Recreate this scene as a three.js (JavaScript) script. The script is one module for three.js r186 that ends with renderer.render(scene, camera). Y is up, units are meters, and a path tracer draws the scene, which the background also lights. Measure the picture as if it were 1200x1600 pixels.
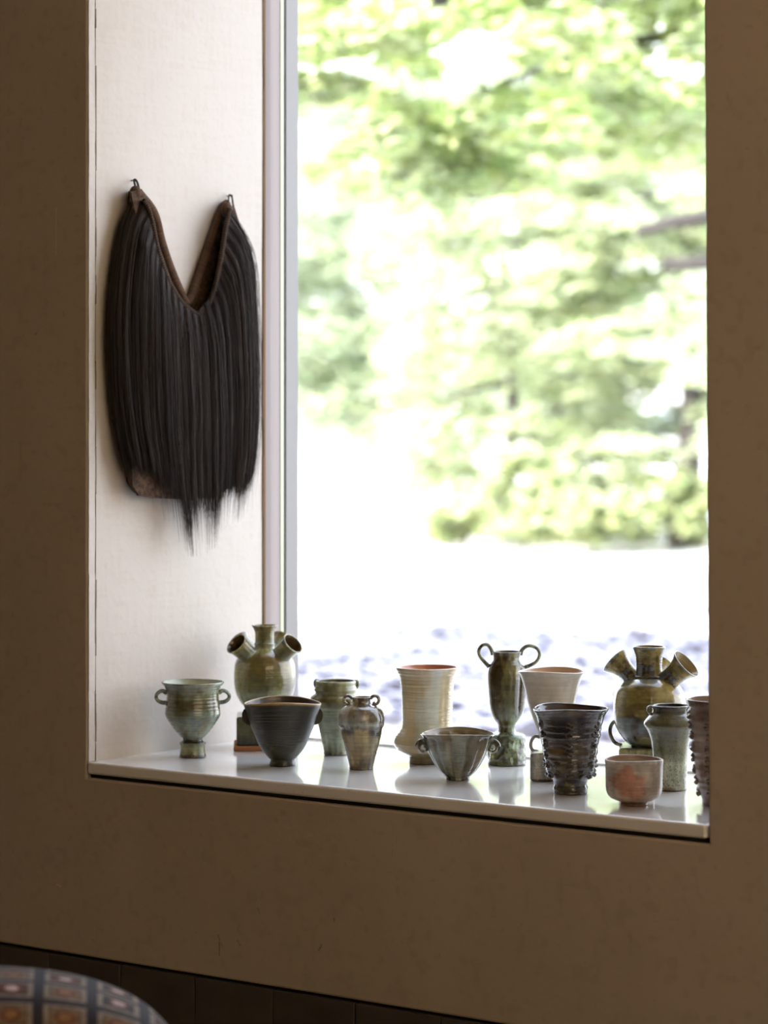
import * as THREE from 'three';
import { RoundedBoxGeometry } from 'three/addons/geometries/RoundedBoxGeometry.js';
import { mergeGeometries } from 'three/addons/utils/BufferGeometryUtils.js';

// ---------------------------------------------------------------- camera, sky, sun, exposure
const scene = new THREE.Scene();
const FOCAL = 4150;                                    // focal length in pixels of the 1200 x 1600 frame
const camera = new THREE.PerspectiveCamera(2 * Math.atan(800 / FOCAL) * 180 / Math.PI, 0.75, 0.05, 600);
const EYE = new THREE.Vector3(3.758, 1.2717, 3.9587);
const RIGHT = new THREE.Vector3(0.7972, 0, -0.6037), AHEAD = new THREE.Vector3(-0.6037, 0, -0.7972);
camera.position.copy(EYE);
camera.lookAt(EYE.clone().add(AHEAD));
camera.setViewOffset(1200, 1600, 0, 120, 1200, 1600);   // a level camera with its lens shifted down
camera.focus = 5.1;
camera.userData.fStop = 2.9;

const renderer = new THREE.WebGLRenderer({ antialias: true });
renderer.toneMapping = THREE.LinearToneMapping;
renderer.toneMappingExposure = 2.85;
renderer.shadowMap.enabled = true;

{ // clear summer sky, paler towards the horizon
  const W = 128, H = 64, d = new Float32Array(W * H * 4);
  for (let y = 0; y < H; y++) for (let x = 0; x < W; x++) {
    const up = Math.max(0, Math.sin(((y + 0.5) / H - 0.5) * Math.PI)), k = Math.pow(1 - up, 3), o = (y * W + x) * 4;
    d[o] = 1.35 + 0.6 * k; d[o + 1] = 1.52 + 0.5 * k; d[o + 2] = 1.85 + 0.25 * k; d[o + 3] = 1;
  }
  const t = new THREE.DataTexture(d, W, H, THREE.RGBAFormat, THREE.FloatType);
  t.mapping = THREE.EquirectangularReflectionMapping; t.magFilter = THREE.LinearFilter; t.needsUpdate = true;
  scene.background = t;
  scene.backgroundIntensity = 1.08;
}
const sun = new THREE.DirectionalLight(new THREE.Color(1, 0.95, 0.90), 8.5);
sun.name = 'sun';
sun.position.set(-12, 20, 32.4); sun.target.position.set(-8, 0, -20);
sun.position.add(sun.target.position);
sun.castShadow = true;
Object.assign(sun.shadow.camera, { left: -50, right: 50, top: 50, bottom: -50, near: 1, far: 160 });
scene.add(sun, sun.target);

// ---------------------------------------------------------------- helpers
let seed = 7;
const rnd = () => { seed = (seed + 0x6d2b79f5) | 0; let t = Math.imul(seed ^ (seed >>> 15), 1 | seed); t = (t + Math.imul(t ^ (t >>> 7), 61 | t)) ^ t; return ((t ^ (t >>> 14)) >>> 0) / 4294967296; };
const rr = (a, b) => a + (b - a) * rnd();
const gauss = () => (rnd() + rnd() + rnd() + rnd() - 2) * 0.87;
const clamp = THREE.MathUtils.clamp, lerp = THREE.MathUtils.lerp, sstep = THREE.MathUtils.smoothstep;
const hash = (x, y, s) => { let h = Math.imul(x, 374761393) ^ Math.imul(y, 668265263) ^ Math.imul(s, 2147483587); h = Math.imul(h ^ (h >>> 13), 1274126177); return ((h ^ (h >>> 16)) >>> 0) / 4294967296; };
function vnoise(x, y, px, py, s) {                      // value noise, period px by py cells
  const ix = Math.floor(x), iy = Math.floor(y), fx = x - ix, fy = y - iy, u = fx * fx * (3 - 2 * fx), v = fy * fy * (3 - 2 * fy);
  const m = (a, n) => ((a % n) + n) % n;
  const a = hash(m(ix, px), m(iy, py), s), b = hash(m(ix + 1, px), m(iy, py), s), c = hash(m(ix, px), m(iy + 1, py), s), d = hash(m(ix + 1, px), m(iy + 1, py), s);
  return lerp(lerp(a, b, u), lerp(c, d, u), v);
}
function fbm(u, v, fu, fv, oct, s) {                    // u, v in 0..1, tiles
  let sum = 0, amp = 0.5, tot = 0;
  for (let i = 0; i < oct; i++) { sum += amp * vnoise(u * fu, v * fv, fu, fv, s + i); tot += amp; amp *= 0.5; fu *= 2; fv *= 2; }
  return sum / tot;
}
function tex(w, h, fn, srgb = true) {
  const d = new Uint8Array(w * h * 4);
  for (let y = 0; y < h; y++) for (let x = 0; x < w; x++) {
    const c = fn((x + 0.5) / w, (y + 0.5) / h), o = (y * w + x) * 4;
    if (typeof c === 'number') d[o] = d[o + 1] = d[o + 2] = clamp(c * 255, 0, 255); else for (let k = 0; k < 3; k++) d[o + k] = clamp(c[k], 0, 255);
    d[o + 3] = 255;
  }
  const t = new THREE.DataTexture(d, w, h, THREE.RGBAFormat);
  t.wrapS = t.wrapT = THREE.RepeatWrapping; t.magFilter = THREE.LinearFilter; t.minFilter = THREE.LinearMipmapLinearFilter; t.generateMipmaps = true;
  if (srgb) t.colorSpace = THREE.SRGBColorSpace;
  t.needsUpdate = true;
  return t;
}
const mixc = (a, b, t) => [lerp(a[0], b[0], t), lerp(a[1], b[1], t), lerp(a[2], b[2], t)];
const std = (o) => new THREE.MeshStandardMaterial(o);
const phys = (o) => new THREE.MeshPhysicalMaterial(o);
const used = new Map();
function numbered(name) { const n = used.get(name) ?? 0; used.set(name, n + 1); return n ? `${name}_${String(n).padStart(3, '0')}` : name; }
function mesh(name, geo, mat, parent) {
  const m = new THREE.Mesh(geo, mat);
  m.castShadow = m.receiveShadow = true;
  if (parent) { const n = parent.children.filter((c) => c.name === name || c.name.startsWith(name + '_0')).length; m.name = n ? `${name}_${String(n).padStart(3, '0')}` : name; parent.add(m); } else { m.name = numbered(name); scene.add(m); }
  return m;
}
function thing(name, label, category, pos = [0, 0, 0], turn = 0, group) {
  const o = new THREE.Group(); o.name = numbered(name); o.position.set(...pos); o.rotation.y = turn;
  o.userData = { label, category }; if (group) o.userData.group = group;
  scene.add(o); return o;
}
function struct(name, geo, mat, label) {
  let o;
  if (geo) o = mesh(name, geo, mat); else { o = new THREE.Group(); o.name = numbered(name); scene.add(o); }
  o.userData.kind = 'structure'; if (label) o.userData.label = label;
  return o;
}
function metricUV(g) {                                   // uv in metres from the dominant normal
  if (g.index) g = g.toNonIndexed();
  const p = g.attributes.position, uv = new Float32Array(p.count * 2), a = new THREE.Vector3(), b = new THREE.Vector3(), c = new THREE.Vector3();
  for (let i = 0; i < p.count; i += 3) {
    a.fromBufferAttribute(p, i); b.fromBufferAttribute(p, i + 1); c.fromBufferAttribute(p, i + 2);
    const n = b.clone().sub(a).cross(c.clone().sub(a)), ax = Math.abs(n.x), ay = Math.abs(n.y), az = Math.abs(n.z);
    [a, b, c].forEach((v, k) => { const [s, t] = ax > ay && ax > az ? [-v.z, v.y] : ay > az ? [v.x, -v.z] : [v.x, v.y]; uv[(i + k) * 2] = s; uv[(i + k) * 2 + 1] = t; });
  }
  g.setAttribute('uv', new THREE.BufferAttribute(uv, 2));
  return g;
}
function boxAt(x0, x1, y0, y1, z0, z1, r = 0) {
  const w = x1 - x0, h = y1 - y0, d = z1 - z0, g = r ? new RoundedBoxGeometry(w, h, d, 3, r) : new THREE.BoxGeometry(w, h, d);
  g.translate((x0 + x1) / 2, (y0 + y1) / 2, (z0 + z1) / 2);
  return metricUV(g);
}
const V3 = (a) => new THREE.Vector3(a[0], a[1], a[2]);
function tube(points, r0, r1, seg = 24, rad = 8, closed = false) {   // tapered tube through points
  const curve = new THREE.CatmullRomCurve3(points.map((p) => (p.isVector3 ? p : V3(p))), closed, 'centripetal');
  const g = new THREE.TubeGeometry(curve, seg, 1, rad, closed), p = g.attributes.position, v = new THREE.Vector3(), c = new THREE.Vector3();
  for (let i = 0; i <= seg; i++) {
    curve.getPointAt(i / seg, c);
    const r = typeof r0 === 'function' ? r0(i / seg) : lerp(r0, r1, i / seg);
    for (let j = 0; j <= rad; j++) { const k = i * (rad + 1) + j; v.fromBufferAttribute(p, k).sub(c).multiplyScalar(r).add(c); p.setXYZ(k, v.x, v.y, v.z); }
  }
  return g;
}
const at = (px, py, depth) => EYE.clone().addScaledVector(AHEAD, depth).addScaledVector(RIGHT, (px - 600) / FOCAL * depth).add(new THREE.Vector3(0, -(py - 680) / FOCAL * depth, 0));

// ---------------------------------------------------------------- plaster, floor and other surface materials
const plasterBump = tex(1024, 1024, (u, v) => 0.45 * fbm(u, v, 24, 24, 4, 11) + 0.35 * fbm(u, v, 160, 160, 3, 15) + 0.2 * fbm(u, v, 60, 8, 3, 19), false);
plasterBump.repeat.set(0.5, 0.5);
const WALL_A = [172, 158, 142], WALL_B = [184, 171, 156], WALL_C = [150, 136, 120];
function plasterColour(u, v, s) {
  const big = fbm(u, v, 5, 5, 4, s), trowel = fbm(u, v, 40, 9, 3, s + 5), fine = fbm(u, v, 220, 220, 2, s + 9), pit = fbm(u, v, 330, 330, 1, s + 14);
  let c = mixc(WALL_A, WALL_B, clamp(0.5 + (big - 0.5) * 1.5 + (trowel - 0.5) * 0.5, 0, 1));
  c = mixc(c, WALL_C, clamp((fine - 0.62) * 1.0, 0, 0.2));
  if (pit > 0.96) c = mixc(c, WALL_C, 0.3);
  return c;
}
// the wall's own colour map covers 4 m x 4 m from X = -2.3, y = 0, with its scuffs and scratches
const wallMap = tex(1536, 1536, (u, v) => plasterColour(u, v, 31));
{
  const d = wallMap.image.data, N = 1536, scratch = (x, y, dx, dy, w, k) => {
    const x0 = (x + 2.3) / 4 * N, y0 = y / 4 * N, ex = dx / 4 * N, ey = dy / 4 * N, n = Math.max(1, Math.round(Math.hypot(ex, ey)));
    for (let i = 0; i < n; i++) { const t = i / n, cx = Math.round(x0 + ex * t), cy = Math.round(y0 + ey * t);
      for (let a = 0; a < w; a++) { const o = (cy * N + cx + a) * 4; if (o >= 0 && o < d.length - 4) for (let q = 0; q < 3; q++) d[o + q] *= k; } }
  };
  scratch(0.352, 0.288, 0.003, -0.04, 1, 0.72); scratch(0.40, 0.285, 0.010, -0.012, 1, 0.8); scratch(0.61, 0.30, -0.008, -0.014, 1, 0.72);
  scratch(0.64, 0.355, 0.001, -0.008, 1, 0.75); scratch(0.455, 0.345, -0.002, 0.008, 1, 0.75); scratch(-0.09, 0.345, 0.016, -0.005, 1, 1.15);
  scratch(-0.15, 1.48, 0.008, 0.005, 1, 0.8); scratch(-0.09, 1.74, 0.002, -0.1, 1, 1.1);
  for (let i = 0; i < 40; i++) scratch(rr(-1, 2.2), rr(0.22, 2.6), rr(-0.005, 0.005), rr(-0.014, 0.014), 1, rr(0.82, 0.93));
  wallMap.repeat.set(0.25, 0.25); wallMap.offset.set(2.3 / 4, 0);
}
const wallMat = std({ map: wallMap, bumpMap: plasterBump, bumpScale: 0.0016, roughness: 0.95 });
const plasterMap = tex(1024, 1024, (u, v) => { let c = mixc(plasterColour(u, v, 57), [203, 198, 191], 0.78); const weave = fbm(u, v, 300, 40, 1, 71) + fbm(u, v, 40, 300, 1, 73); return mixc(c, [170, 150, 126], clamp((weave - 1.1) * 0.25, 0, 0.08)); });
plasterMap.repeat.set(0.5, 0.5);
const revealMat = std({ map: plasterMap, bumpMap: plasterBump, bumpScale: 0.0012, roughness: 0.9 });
const beadMat = std({ map: plasterMap, bumpMap: plasterBump, bumpScale: 0.003, roughness: 0.95 });
const crackMat = std({ color: 0x7a7060, roughness: 1 });
const darkMat = std({ color: 0x1d1814, roughness: 1 });  // near-black, paints in the shade of the sill and skirting gaps
const tileMap = tex(256, 256, (u, v) => mixc([64, 59, 53], [78, 72, 65], fbm(u, v, 6, 6, 4, 81)));
const tileMats = [0.92, 1, 1.06].map((k) => std({ map: tileMap, color: new THREE.Color(k, k, k), roughness: 0.55 }));
const floorMat = std({ map: tex(512, 512, (u, v) => mixc([58, 46, 36], [72, 58, 45], fbm(u, v, 4, 60, 4, 91))), roughness: 0.6 });
const ceilingMat = std({ color: 0xb09a7c, roughness: 0.95 });
const outerMat = std({ color: 0xbfae98, roughness: 0.95 });

// ---------------------------------------------------------------- the room shell
const oakMap = tex(128, 1024, (u, v) => { const g = fbm(u, v, 30, 4, 3, 111), k = fbm(u, v, 6, 3, 3, 117); return mixc(mixc([124, 113, 108], [140, 130, 125], g), [112, 100, 92], clamp((k - 0.55) * 2, 0, 0.5)); });
oakMap.repeat.set(8, 0.5);
const oak = std({ map: oakMap, roughness: 0.6 });
const SILL = 0.605, SILL_UNDER = SILL - 0.0255, WALL_Z = -0.68;
{ // window wall: one plastered wall with the window opening, uneven along its edges
  const s = new THREE.Shape([[-2.2, 0.207], [4.6, 0.207], [4.6, 3.1], [-2.2, 3.1]].map((p) => new THREE.Vector2(...p)));
  const hole = [];
  hole.push([-0.002, SILL_UNDER - 0.008], [1.4585, SILL_UNDER - 0.008]);
  for (let i = 0; i <= 60; i++) { const y = SILL - 0.02 + i * (2.75 - SILL + 0.02) / 60; hole.push([1.4568 - (y - SILL) * 0.0063 + (vnoise(i * 0.9, 3, 99, 99, 5) - 0.5) * 0.0016, y]); }
  for (let i = 60; i >= 0; i--) { const y = SILL - 0.02 + i * (2.75 - SILL + 0.02) / 60; hole.push([-0.0015 + (vnoise(i * 0.8, 5, 99, 99, 6) - 0.5) * 0.0016, y]); }
  s.holes.push(new THREE.Path(hole.map((p) => new THREE.Vector2(...p))));
  const g = metricUV(new THREE.ExtrudeGeometry(s, { depth: -WALL_Z - 0.004, bevelEnabled: true, bevelThickness: 0.004, bevelSize: 0.004, bevelOffset: -0.004, bevelSegments: 2 }).translate(0, 0, WALL_Z));
  const w = struct('wall_front', g, wallMat, 'brown clay-plastered wall with the deep window opening');
  // left reveal: plaster face, corner bead with its crack
  const face = new THREE.PlaneGeometry(0.532, 2.17, 40, 160), p = face.attributes.position;
  for (let i = 0; i < p.count; i++) p.setZ(i, 0.0016 * (fbm((p.getX(i) + 1) / 4, (p.getY(i) + 2) / 4, 16, 16, 3, 101) - 0.5) * 2);
  face.computeVertexNormals();
  const rev = new THREE.Group(); rev.name = 'reveal'; w.add(rev);
  mesh('plaster_skin', metricUV(face.rotateY(Math.PI / 2).translate(0.001, 1.665, -0.2903)), revealMat, rev);
  const bead = [];
  for (let i = 0; i < 90; i++) { const y0 = SILL + i * 0.0239, w0 = 0.0205 + (vnoise(i * 0.5, 7, 99, 99, 8) - 0.5) * 0.002, x0 = 0.0018 + (vnoise(i * 0.8, 9, 99, 99, 9) - 0.5) * 0.0014; bead.push(boxAt(-0.012, x0, y0, y0 + 0.0241, -w0 - 0.0006, -0.003)); }
  mesh('corner_bead', mergeGeometries(bead), beadMat, rev);
  const ck = []; for (let i = 0; i < 110; i++) { const y = SILL + i * 0.0195, k = vnoise(i * 0.35, 2, 199, 99, 41); if (k > 0.48) ck.push(boxAt(-0.012, 0.0024 * Math.min(1, k * 1.3), y, y + 0.0197, -0.0243 - 0.0012 * k, -0.0225)); }
  mesh('crack', mergeGeometries(ck), crackMat, rev);
  // recessed sill bed, coloured dark for the shadow gap under the sill
  const bed = mesh('sill_bed', boxAt(-0.001, 1.457, SILL_UNDER - 0.02, SILL_UNDER + 0.0, WALL_Z + 0.02, -0.012), darkMat, w);
  // wall foot behind the skirting
  mesh('wall_foot', boxAt(-2.2, 4.6, 0, 0.207, WALL_Z, -0.012), darkMat, w);
}
{ // skirting of square tiles
  const g = struct('baseboard_front', null, null, 'row of dark square skirting tiles under the window');
  const t = new RoundedBoxGeometry(0.197, 0.199, 0.012, 1, 0.0015);
  for (let i = -9; i < 26; i++) {
    const m = mesh('tile', t, tileMats[(i + 30) % 3], g);
    m.position.set(-0.11 + 0.2 * i + 0.1, 0.1005, -0.0075 + 0.0006 * ((i * 7 + 50) % 3)); if (i % 2) m.rotation.z = Math.PI;
  }
}
struct('floor', boxAt(-2.2, 4.6, -0.2, 0.0, WALL_Z, 6.4), floorMat);
struct('ceiling', boxAt(-2.4, 6.0, 3.1, 3.3, WALL_Z, 6.6), ceilingMat);
struct('wall_left', boxAt(-2.4, -2.2, 0, 3.1, WALL_Z, 6.6), wallMat);
{ // right wall with an unseen window, its ochre blind placed to warm the room
  const z0 = 0.3, z1 = 4.2, y0 = 1.15, y1 = 2.98;
  const g = mergeGeometries([boxAt(4.6, 4.8, 0, 3.1, WALL_Z, z0), boxAt(4.6, 4.8, 0, 3.1, z1, 6.6), boxAt(4.6, 4.8, 0, y0, z0, z1), boxAt(4.6, 4.8, y1, 3.1, z0, z1)]);
  struct('wall_right', g, wallMat);
  const w = struct('unseen_window_2', null, null, 'unseen side window, its ochre blind placed to light the room warmly');
  const blind = new THREE.PlaneGeometry(z1 - z0, y1 - y0, 44, 1), p = blind.attributes.position;
  for (let i = 0; i < p.count; i++) p.setZ(i, 0.006 * Math.sin(p.getX(i) * 26));
  blind.computeVertexNormals(); blind.rotateY(-Math.PI / 2).translate(4.66, (y0 + y1) / 2, (z0 + z1) / 2);
  mesh('blind', blind, phys({ color: new THREE.Color().setRGB(0.95, 0.72, 0.46), roughness: 1, transmission: 1, thickness: 0, side: THREE.DoubleSide }), w);
  mesh('blind_rail', boxAt(4.645, 4.675, y0 + 0.005, y0 + 0.03, z0 + 0.01, z1 - 0.01, 0.006), oak, w);
}
struct('wall_back', boxAt(-2.2, 4.6, 0, 3.1, 6.4, 6.6), wallMat);
{ // unseen upper storey and wing of the house, sized to shade the ground outside
  struct('unseen_wall_upper', mergeGeometries([boxAt(-13, 9, 3.3, 6.1, WALL_Z, 8)]), outerMat, 'unseen upper storey of the house, sized to shade the ground outside');
  struct('unseen_wall_wing', boxAt(-13, -2.4, -0.3, 3.3, WALL_Z, 8), outerMat, 'unseen wing of the house beside the room, placed to shade the ground outside');
}

// ---------------------------------------------------------------- window frame, glass, sill
const alu = std({ color: 0x6c6966, roughness: 0.45, metalness: 0.15 });
const gasket = std({ color: 0x1a1c1d, roughness: 0.8 });
const spacer = std({ color: 0xa4aa88, roughness: 0.35, metalness: 0.2 });
const brownGap = std({ color: 0x6b5236, roughness: 1 });
const glass = phys({ color: 0xffffff, transmission: 1, thickness: 0, roughness: 0, ior: 1.5 });
{
  const w = struct('window_1', null, null, 'fixed glass pane in a pale timber frame');
  const gap = []; for (let i = 0; i < 80; i++) { const y = SILL + i * 0.027, k = vnoise(i * 0.6, 4, 99, 99, 21); gap.push(boxAt(-0.02, 0.003, y, y + 0.0272, -0.566, -0.5565 - 0.004 * k)); }
  mesh('sealant_line', mergeGeometries(gap), brownGap, w);
  mesh('frame_stile', boxAt(-0.06, 0.0015, SILL - 0.02, 2.76, -0.6185, -0.5595, 0.002), oak, w);
  mesh('gasket', boxAt(-0.06, 0.0005, SILL - 0.02, 2.76, -0.6205, -0.6185), gasket, w);
  mesh('glazing_strip', boxAt(-0.06, 0.0015, SILL - 0.02, 2.76, -0.6315, -0.6205, 0.001), spacer, w);
  mesh('gasket', boxAt(-0.06, 0.0005, SILL - 0.02, 2.76, -0.638, -0.6315), gasket, w);
  mesh('outer_stile', boxAt(-0.06, 0.0025, SILL - 0.02, 2.76, -0.6825, -0.638, 0.002), alu, w);
  mesh('frame_rail', boxAt(0.0, 1.5, SILL - 0.004, SILL + 0.005, -0.598, -0.578, 0.002), std({ color: 0xdcdad6, roughness: 0.5 }), w);
  mesh('frame_rail', boxAt(0.0, 1.5, 2.68, 2.76, -0.645, -0.575, 0.002), oak, w);
  mesh('frame_stile', boxAt(1.458, 1.52, SILL - 0.01, 2.76, -0.674, -0.56, 0.002), oak, w);
  mesh('glass_pane', new THREE.PlaneGeometry(1.46, 2.09).translate(0.73, 1.651, -0.586), glass, w);
}
const sillMap = tex(512, 512, (u, v) => { const a = fbm(u, v, 4, 4, 5, 121), b = fbm(u, v, 90, 90, 2, 127); let c = mixc([222, 219, 214], [233, 231, 228], clamp(a * 1.4 - 0.2, 0, 1)); return mixc(c, [196, 190, 182], clamp((b - 0.75) * 2, 0, 0.4)); });
const sillMat = phys({ map: sillMap, roughness: 0.09, ior: 1.5, clearcoat: 0.4, clearcoatRoughness: 0.05 });
{
  const g = boxAt(0.0005, 1.4525, SILL_UNDER, SILL, -0.66, 0.002, 0.006);
  struct('window_sill', g, sillMat, 'polished white stone slab lining the window opening');
}

// ---------------------------------------------------------------- pottery
const CM = 0.01;
function curveProfile(rows, n) {
  const pts = rows.map(([y, r]) => new THREE.Vector3(r, y, 0)), c = new THREE.CatmullRomCurve3(pts, false, 'centripetal');
  return c.getSpacedPoints(n).map((p) => [p.x, p.y]);
}
// profile: list of [r, y] ; deform(theta, r, y) -> [r, dy] ; returns a lathe with u round and v by height
function lathe(profile, { N = 96, deform, sx = 1, sz = 1, y0, y1, tilt } = {}) {
  const M = profile.length, pos = [], uv = [], idx = [];
  const lo = y0 ?? Math.min(...profile.map((p) => p[1])), hi = y1 ?? Math.max(...profile.map((p) => p[1]));
  for (let i = 0; i < M; i++) for (let j = 0; j <= N; j++) {
    const th = (j % N) / N * Math.PI * 2; let [r, y] = profile[i], dy = 0;
    if (deform) [r, dy] = deform(th, r, y);
    pos.push(Math.sin(th) * r * sx * CM, (y + dy) * CM, Math.cos(th) * r * sz * CM);
    uv.push(j / N, (y - lo) / (hi - lo));
  }
  for (let i = 0; i < M - 1; i++) for (let j = 0; j < N; j++) { const a = i * (N + 1) + j, b = a + 1, c = a + N + 1, d = c + 1; idx.push(a, b, c, b, d, c); }
  const g = new THREE.BufferGeometry();
  g.setAttribute('position', new THREE.Float32BufferAttribute(pos, 3)); g.setAttribute('uv', new THREE.Float32BufferAttribute(uv, 2)); g.setIndex(idx);
  g.computeVertexNormals();
  const n = g.attributes.normal;
  for (let i = 0; i < M; i++) { const a = i * (N + 1), b = a + N, x = n.getX(a) + n.getX(b), y = n.getY(a) + n.getY(b), z = n.getZ(a) + n.getZ(b), l = Math.hypot(x, y, z) || 1; n.setXYZ(a, x / l, y / l, z / l); n.setXYZ(b, x / l, y / l, z / l); }
  return g;
}
// outer wall with a rounded lip, and the interior below it
function vessel(rows, { wall = 0.35, floor = 0.8, ridge = 0.03, pitch = 0.45, n = 90, s = 1, closedFoot = true, ...o } = {}) {
  const outer = curveProfile(rows, n).map(([r, y], i, a) => [Math.max(0.05, r + ridge * (Math.sin(y / pitch * Math.PI * 2 + 2 * Math.sin(y * 1.3 + s)) * 0.6 + (vnoise(y * 2.3, s, 512, 512, 3) - 0.5)) * (i > 2 && i < a.length - 3 ? 1 : 0)), y]);
  const top = outer[outer.length - 1], y0 = outer[0][1], lip = [];
  for (let k = 1; k <= 6; k++) { const a = k / 6 * Math.PI; lip.push([top[0] - wall / 2 + Math.cos(a) * wall / 2, top[1] + Math.sin(a) * wall * 0.45]); }
  const inner = [];
  for (let k = outer.length - 1; k >= 0; k--) { const [r, y] = outer[k]; if (y < y0 + floor) break; if (k < outer.length - 1) inner.push([Math.max(0.15, r - wall), y]); }
  const last = inner[inner.length - 1] ?? [0.2, top[1]];
  inner.push([last[0] * 0.7, last[1] - 0.15], [last[0] * 0.35, last[1] - 0.22], [0.001, last[1] - 0.22]);
  const lo = y0, hi = top[1] + wall * 0.45, out = closedFoot ? [[0.001, y0 + 0.12], [outer[0][0] * 0.8, y0 + 0.12], [outer[0][0] * 0.86, y0], ...outer] : outer;
  return { outer: lathe([...out, ...lip], { ...o, y0: lo, y1: hi }), inner: lathe([lip[5], ...inner], { ...o, y0: lo, y1: hi }) };
}
const throwBump = tex(256, 512, (u, v) => 0.65 * fbm(u, v, 2, 60, 3, 131) + 0.35 * fbm(u, v, 50, 90, 2, 137), false);
function glaze({ stops, patch = [], streak = [0.5, 26, 3], speck, band = 0.35, drip = 0.06, s, rough = 0.2, coat = 0.5, rim, bump = 0.0007, w = 400, mottle = 0.22, cloud: cl = 0.8 }) {
  const map = tex(w, w, (u, v) => {
    const vv = v + drip * (fbm(u, v, 14, 2, 3, s + 1) - 0.5) * 2 + 0.02 * (fbm(u, v, 40, 6, 2, s + 2) - 0.5);
    let k = 0; while (k < stops.length - 2 && vv > stops[k + 1][0]) k++;
    const [a, ca] = stops[k], [b, cb] = stops[k + 1];
    let c = mixc(ca, cb, sstep(vv, a, b));
    const rings = fbm(u, v, 3, 44, 3, s + 3) - 0.5, cloud = fbm(u, v, 6, 2, 4, s + 4) - 0.5;
    for (const [col, th, amt, fu, fv] of patch) c = mixc(c, col, clamp((fbm(u, v, fu ?? 6, fv ?? 3, 4, s + 20 + col[0]) - th + 0.03) * 9, 0, 1) * Math.min(1, amt * 1.15));
    const g = 1 + band * rings * 0.7 + 0.8 * streak[0] * (fbm(u, v, streak[1], streak[2], 4, s + 6) - 0.5) + cl * cloud + mottle * (fbm(u, v, 36, 22, 3, s + 12) - 0.5);
    c = [c[0] * g * 0.95, c[1] * g * 1.0, c[2] * g * 1.03];
    if (speck) { const p = fbm(u, v, speck[1] * 2, speck[1], 3, s + 9); c = mixc(c, speck[0], clamp((p - 0.58) * 5, 0, 1) * speck[2]); }
    if (rim) c = mixc(c, rim[0], sstep(v, 1 - rim[1], 1 - rim[1] * 0.3) * 0.85);
    return c;
  });
  const b = throwBump.clone(); b.repeat.set(1, 1);
  return phys({ map, bumpMap: b, bumpScale: bump, roughness: rough, clearcoat: coat, clearcoatRoughness: 0.08, side: THREE.DoubleSide });
}
const plain = (c, rough = 0.3) => phys({ color: c, roughness: rough, clearcoat: 0.3, clearcoatRoughness: 0.1, side: THREE.DoubleSide });
const POTS = 'stoneware pots along the window sill';
function pot(name, label, category, x, z, turn) { return thing(name, label, category, [x, SILL + 0.0002, z], turn, null); }
const c3 = (pts) => pts.map(([x, y, z = 0]) => [x * CM, y * CM, z * CM]);

{ // 1 footed cup, two ring handles
  const t = pot('footed_cup', 'grey-green footed cup with two small ring handles, alone nearest the left reveal', 'cup', 0.1229, -0.1856, 0.72);
  const m = glaze({ s: 201, stops: [[0, [120, 128, 108]], [0.35, [128, 136, 114]], [0.5, [122, 126, 100]], [0.62, [96, 86, 54]], [0.8, [104, 98, 66]], [1, [138, 144, 128]]], patch: [[[88, 72, 38], 0.52, 0.6, 5, 3], [[140, 150, 140], 0.6, 0.5, 7, 2]], band: 0.5 });
  const v = vessel([[3.15, 2.2], [3.45, 1.9], [3.7, 1.92], [3.95, 2.2], [4.41, 2.7], [5.06, 3.26], [6.78, 4.58], [8.2, 5.48], [8.7, 5.7], [8.95, 5.75], [9.79, 5.7], [11.95, 5.45], [13.67, 5.45], [14.61, 5.85], [15.25, 6.35], [15.5, 6.5]], { floor: 1.4, ridge: 0.05, pitch: 0.6, s: 1, closedFoot: false });
  const inn = plain(0x8c8f70);
  mesh('bowl', v.outer, m, t); mesh('interior', v.inner, inn, t);
  const f = lathe([[0.001, 0.1], [2.2, 0.1], [2.35, 0], ...curveProfile([[0, 2.62], [0.12, 2.8], [0.6, 2.68], [1.6, 2.52], [2.3, 2.56], [2.9, 2.74], [3.08, 2.72], [3.2, 2.45], [3.25, 1.9]], 30)], { N: 64 });
  mesh('foot', f, glaze({ s: 205, stops: [[0, [120, 80, 52]], [0.1, [58, 52, 34]], [0.3, [112, 106, 72]], [0.9, [118, 116, 82]], [1, [40, 42, 36]]], band: 0.6, drip: 0.12 }), t);
  mesh('glaze_ring', lathe(curveProfile([[3.1, 2.5], [3.3, 2.3], [3.55, 2.02], [3.75, 2.0]], 8), { N: 64 }), plain(0x20241f, 0.15), t);
  for (const s of [-1, 1]) mesh('handle', tube(c3([[5.35, 13.3], [6.3, 13.75], [7.2, 13.3], [7.55, 12.5], [7.2, 11.8], [6.3, 11.35], [5.45, 11.3]].map(([x, y]) => [x * s, y])), (u) => (0.36 + 0.12 * Math.abs(u - 0.5) * 2) * CM, 0, 28, 8), m, t);
}
function spout(parent, m, inn, { az, lift, from, len, rows }) {   // tube on the shoulder, az from the front, lift from level
  const v = vessel(rows, { wall: 0.3, floor: len * 0.3, ridge: 0.03, n: 40, closedFoot: false, N: 56 });
  const dir = new THREE.Vector3(Math.sin(az) * Math.cos(lift), Math.sin(lift), Math.cos(az) * Math.cos(lift)), q = new THREE.Quaternion().setFromUnitVectors(new THREE.Vector3(0, 1, 0), dir);
  const M = new THREE.Matrix4().compose(new THREE.Vector3(...from).multiplyScalar(CM), q, new THREE.Vector3(1, 1, 1));
  const s = mesh('spout', v.outer.applyMatrix4(M), m, parent);
  mesh('spout_interior', v.inner.applyMatrix4(M), inn, s);
}
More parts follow.
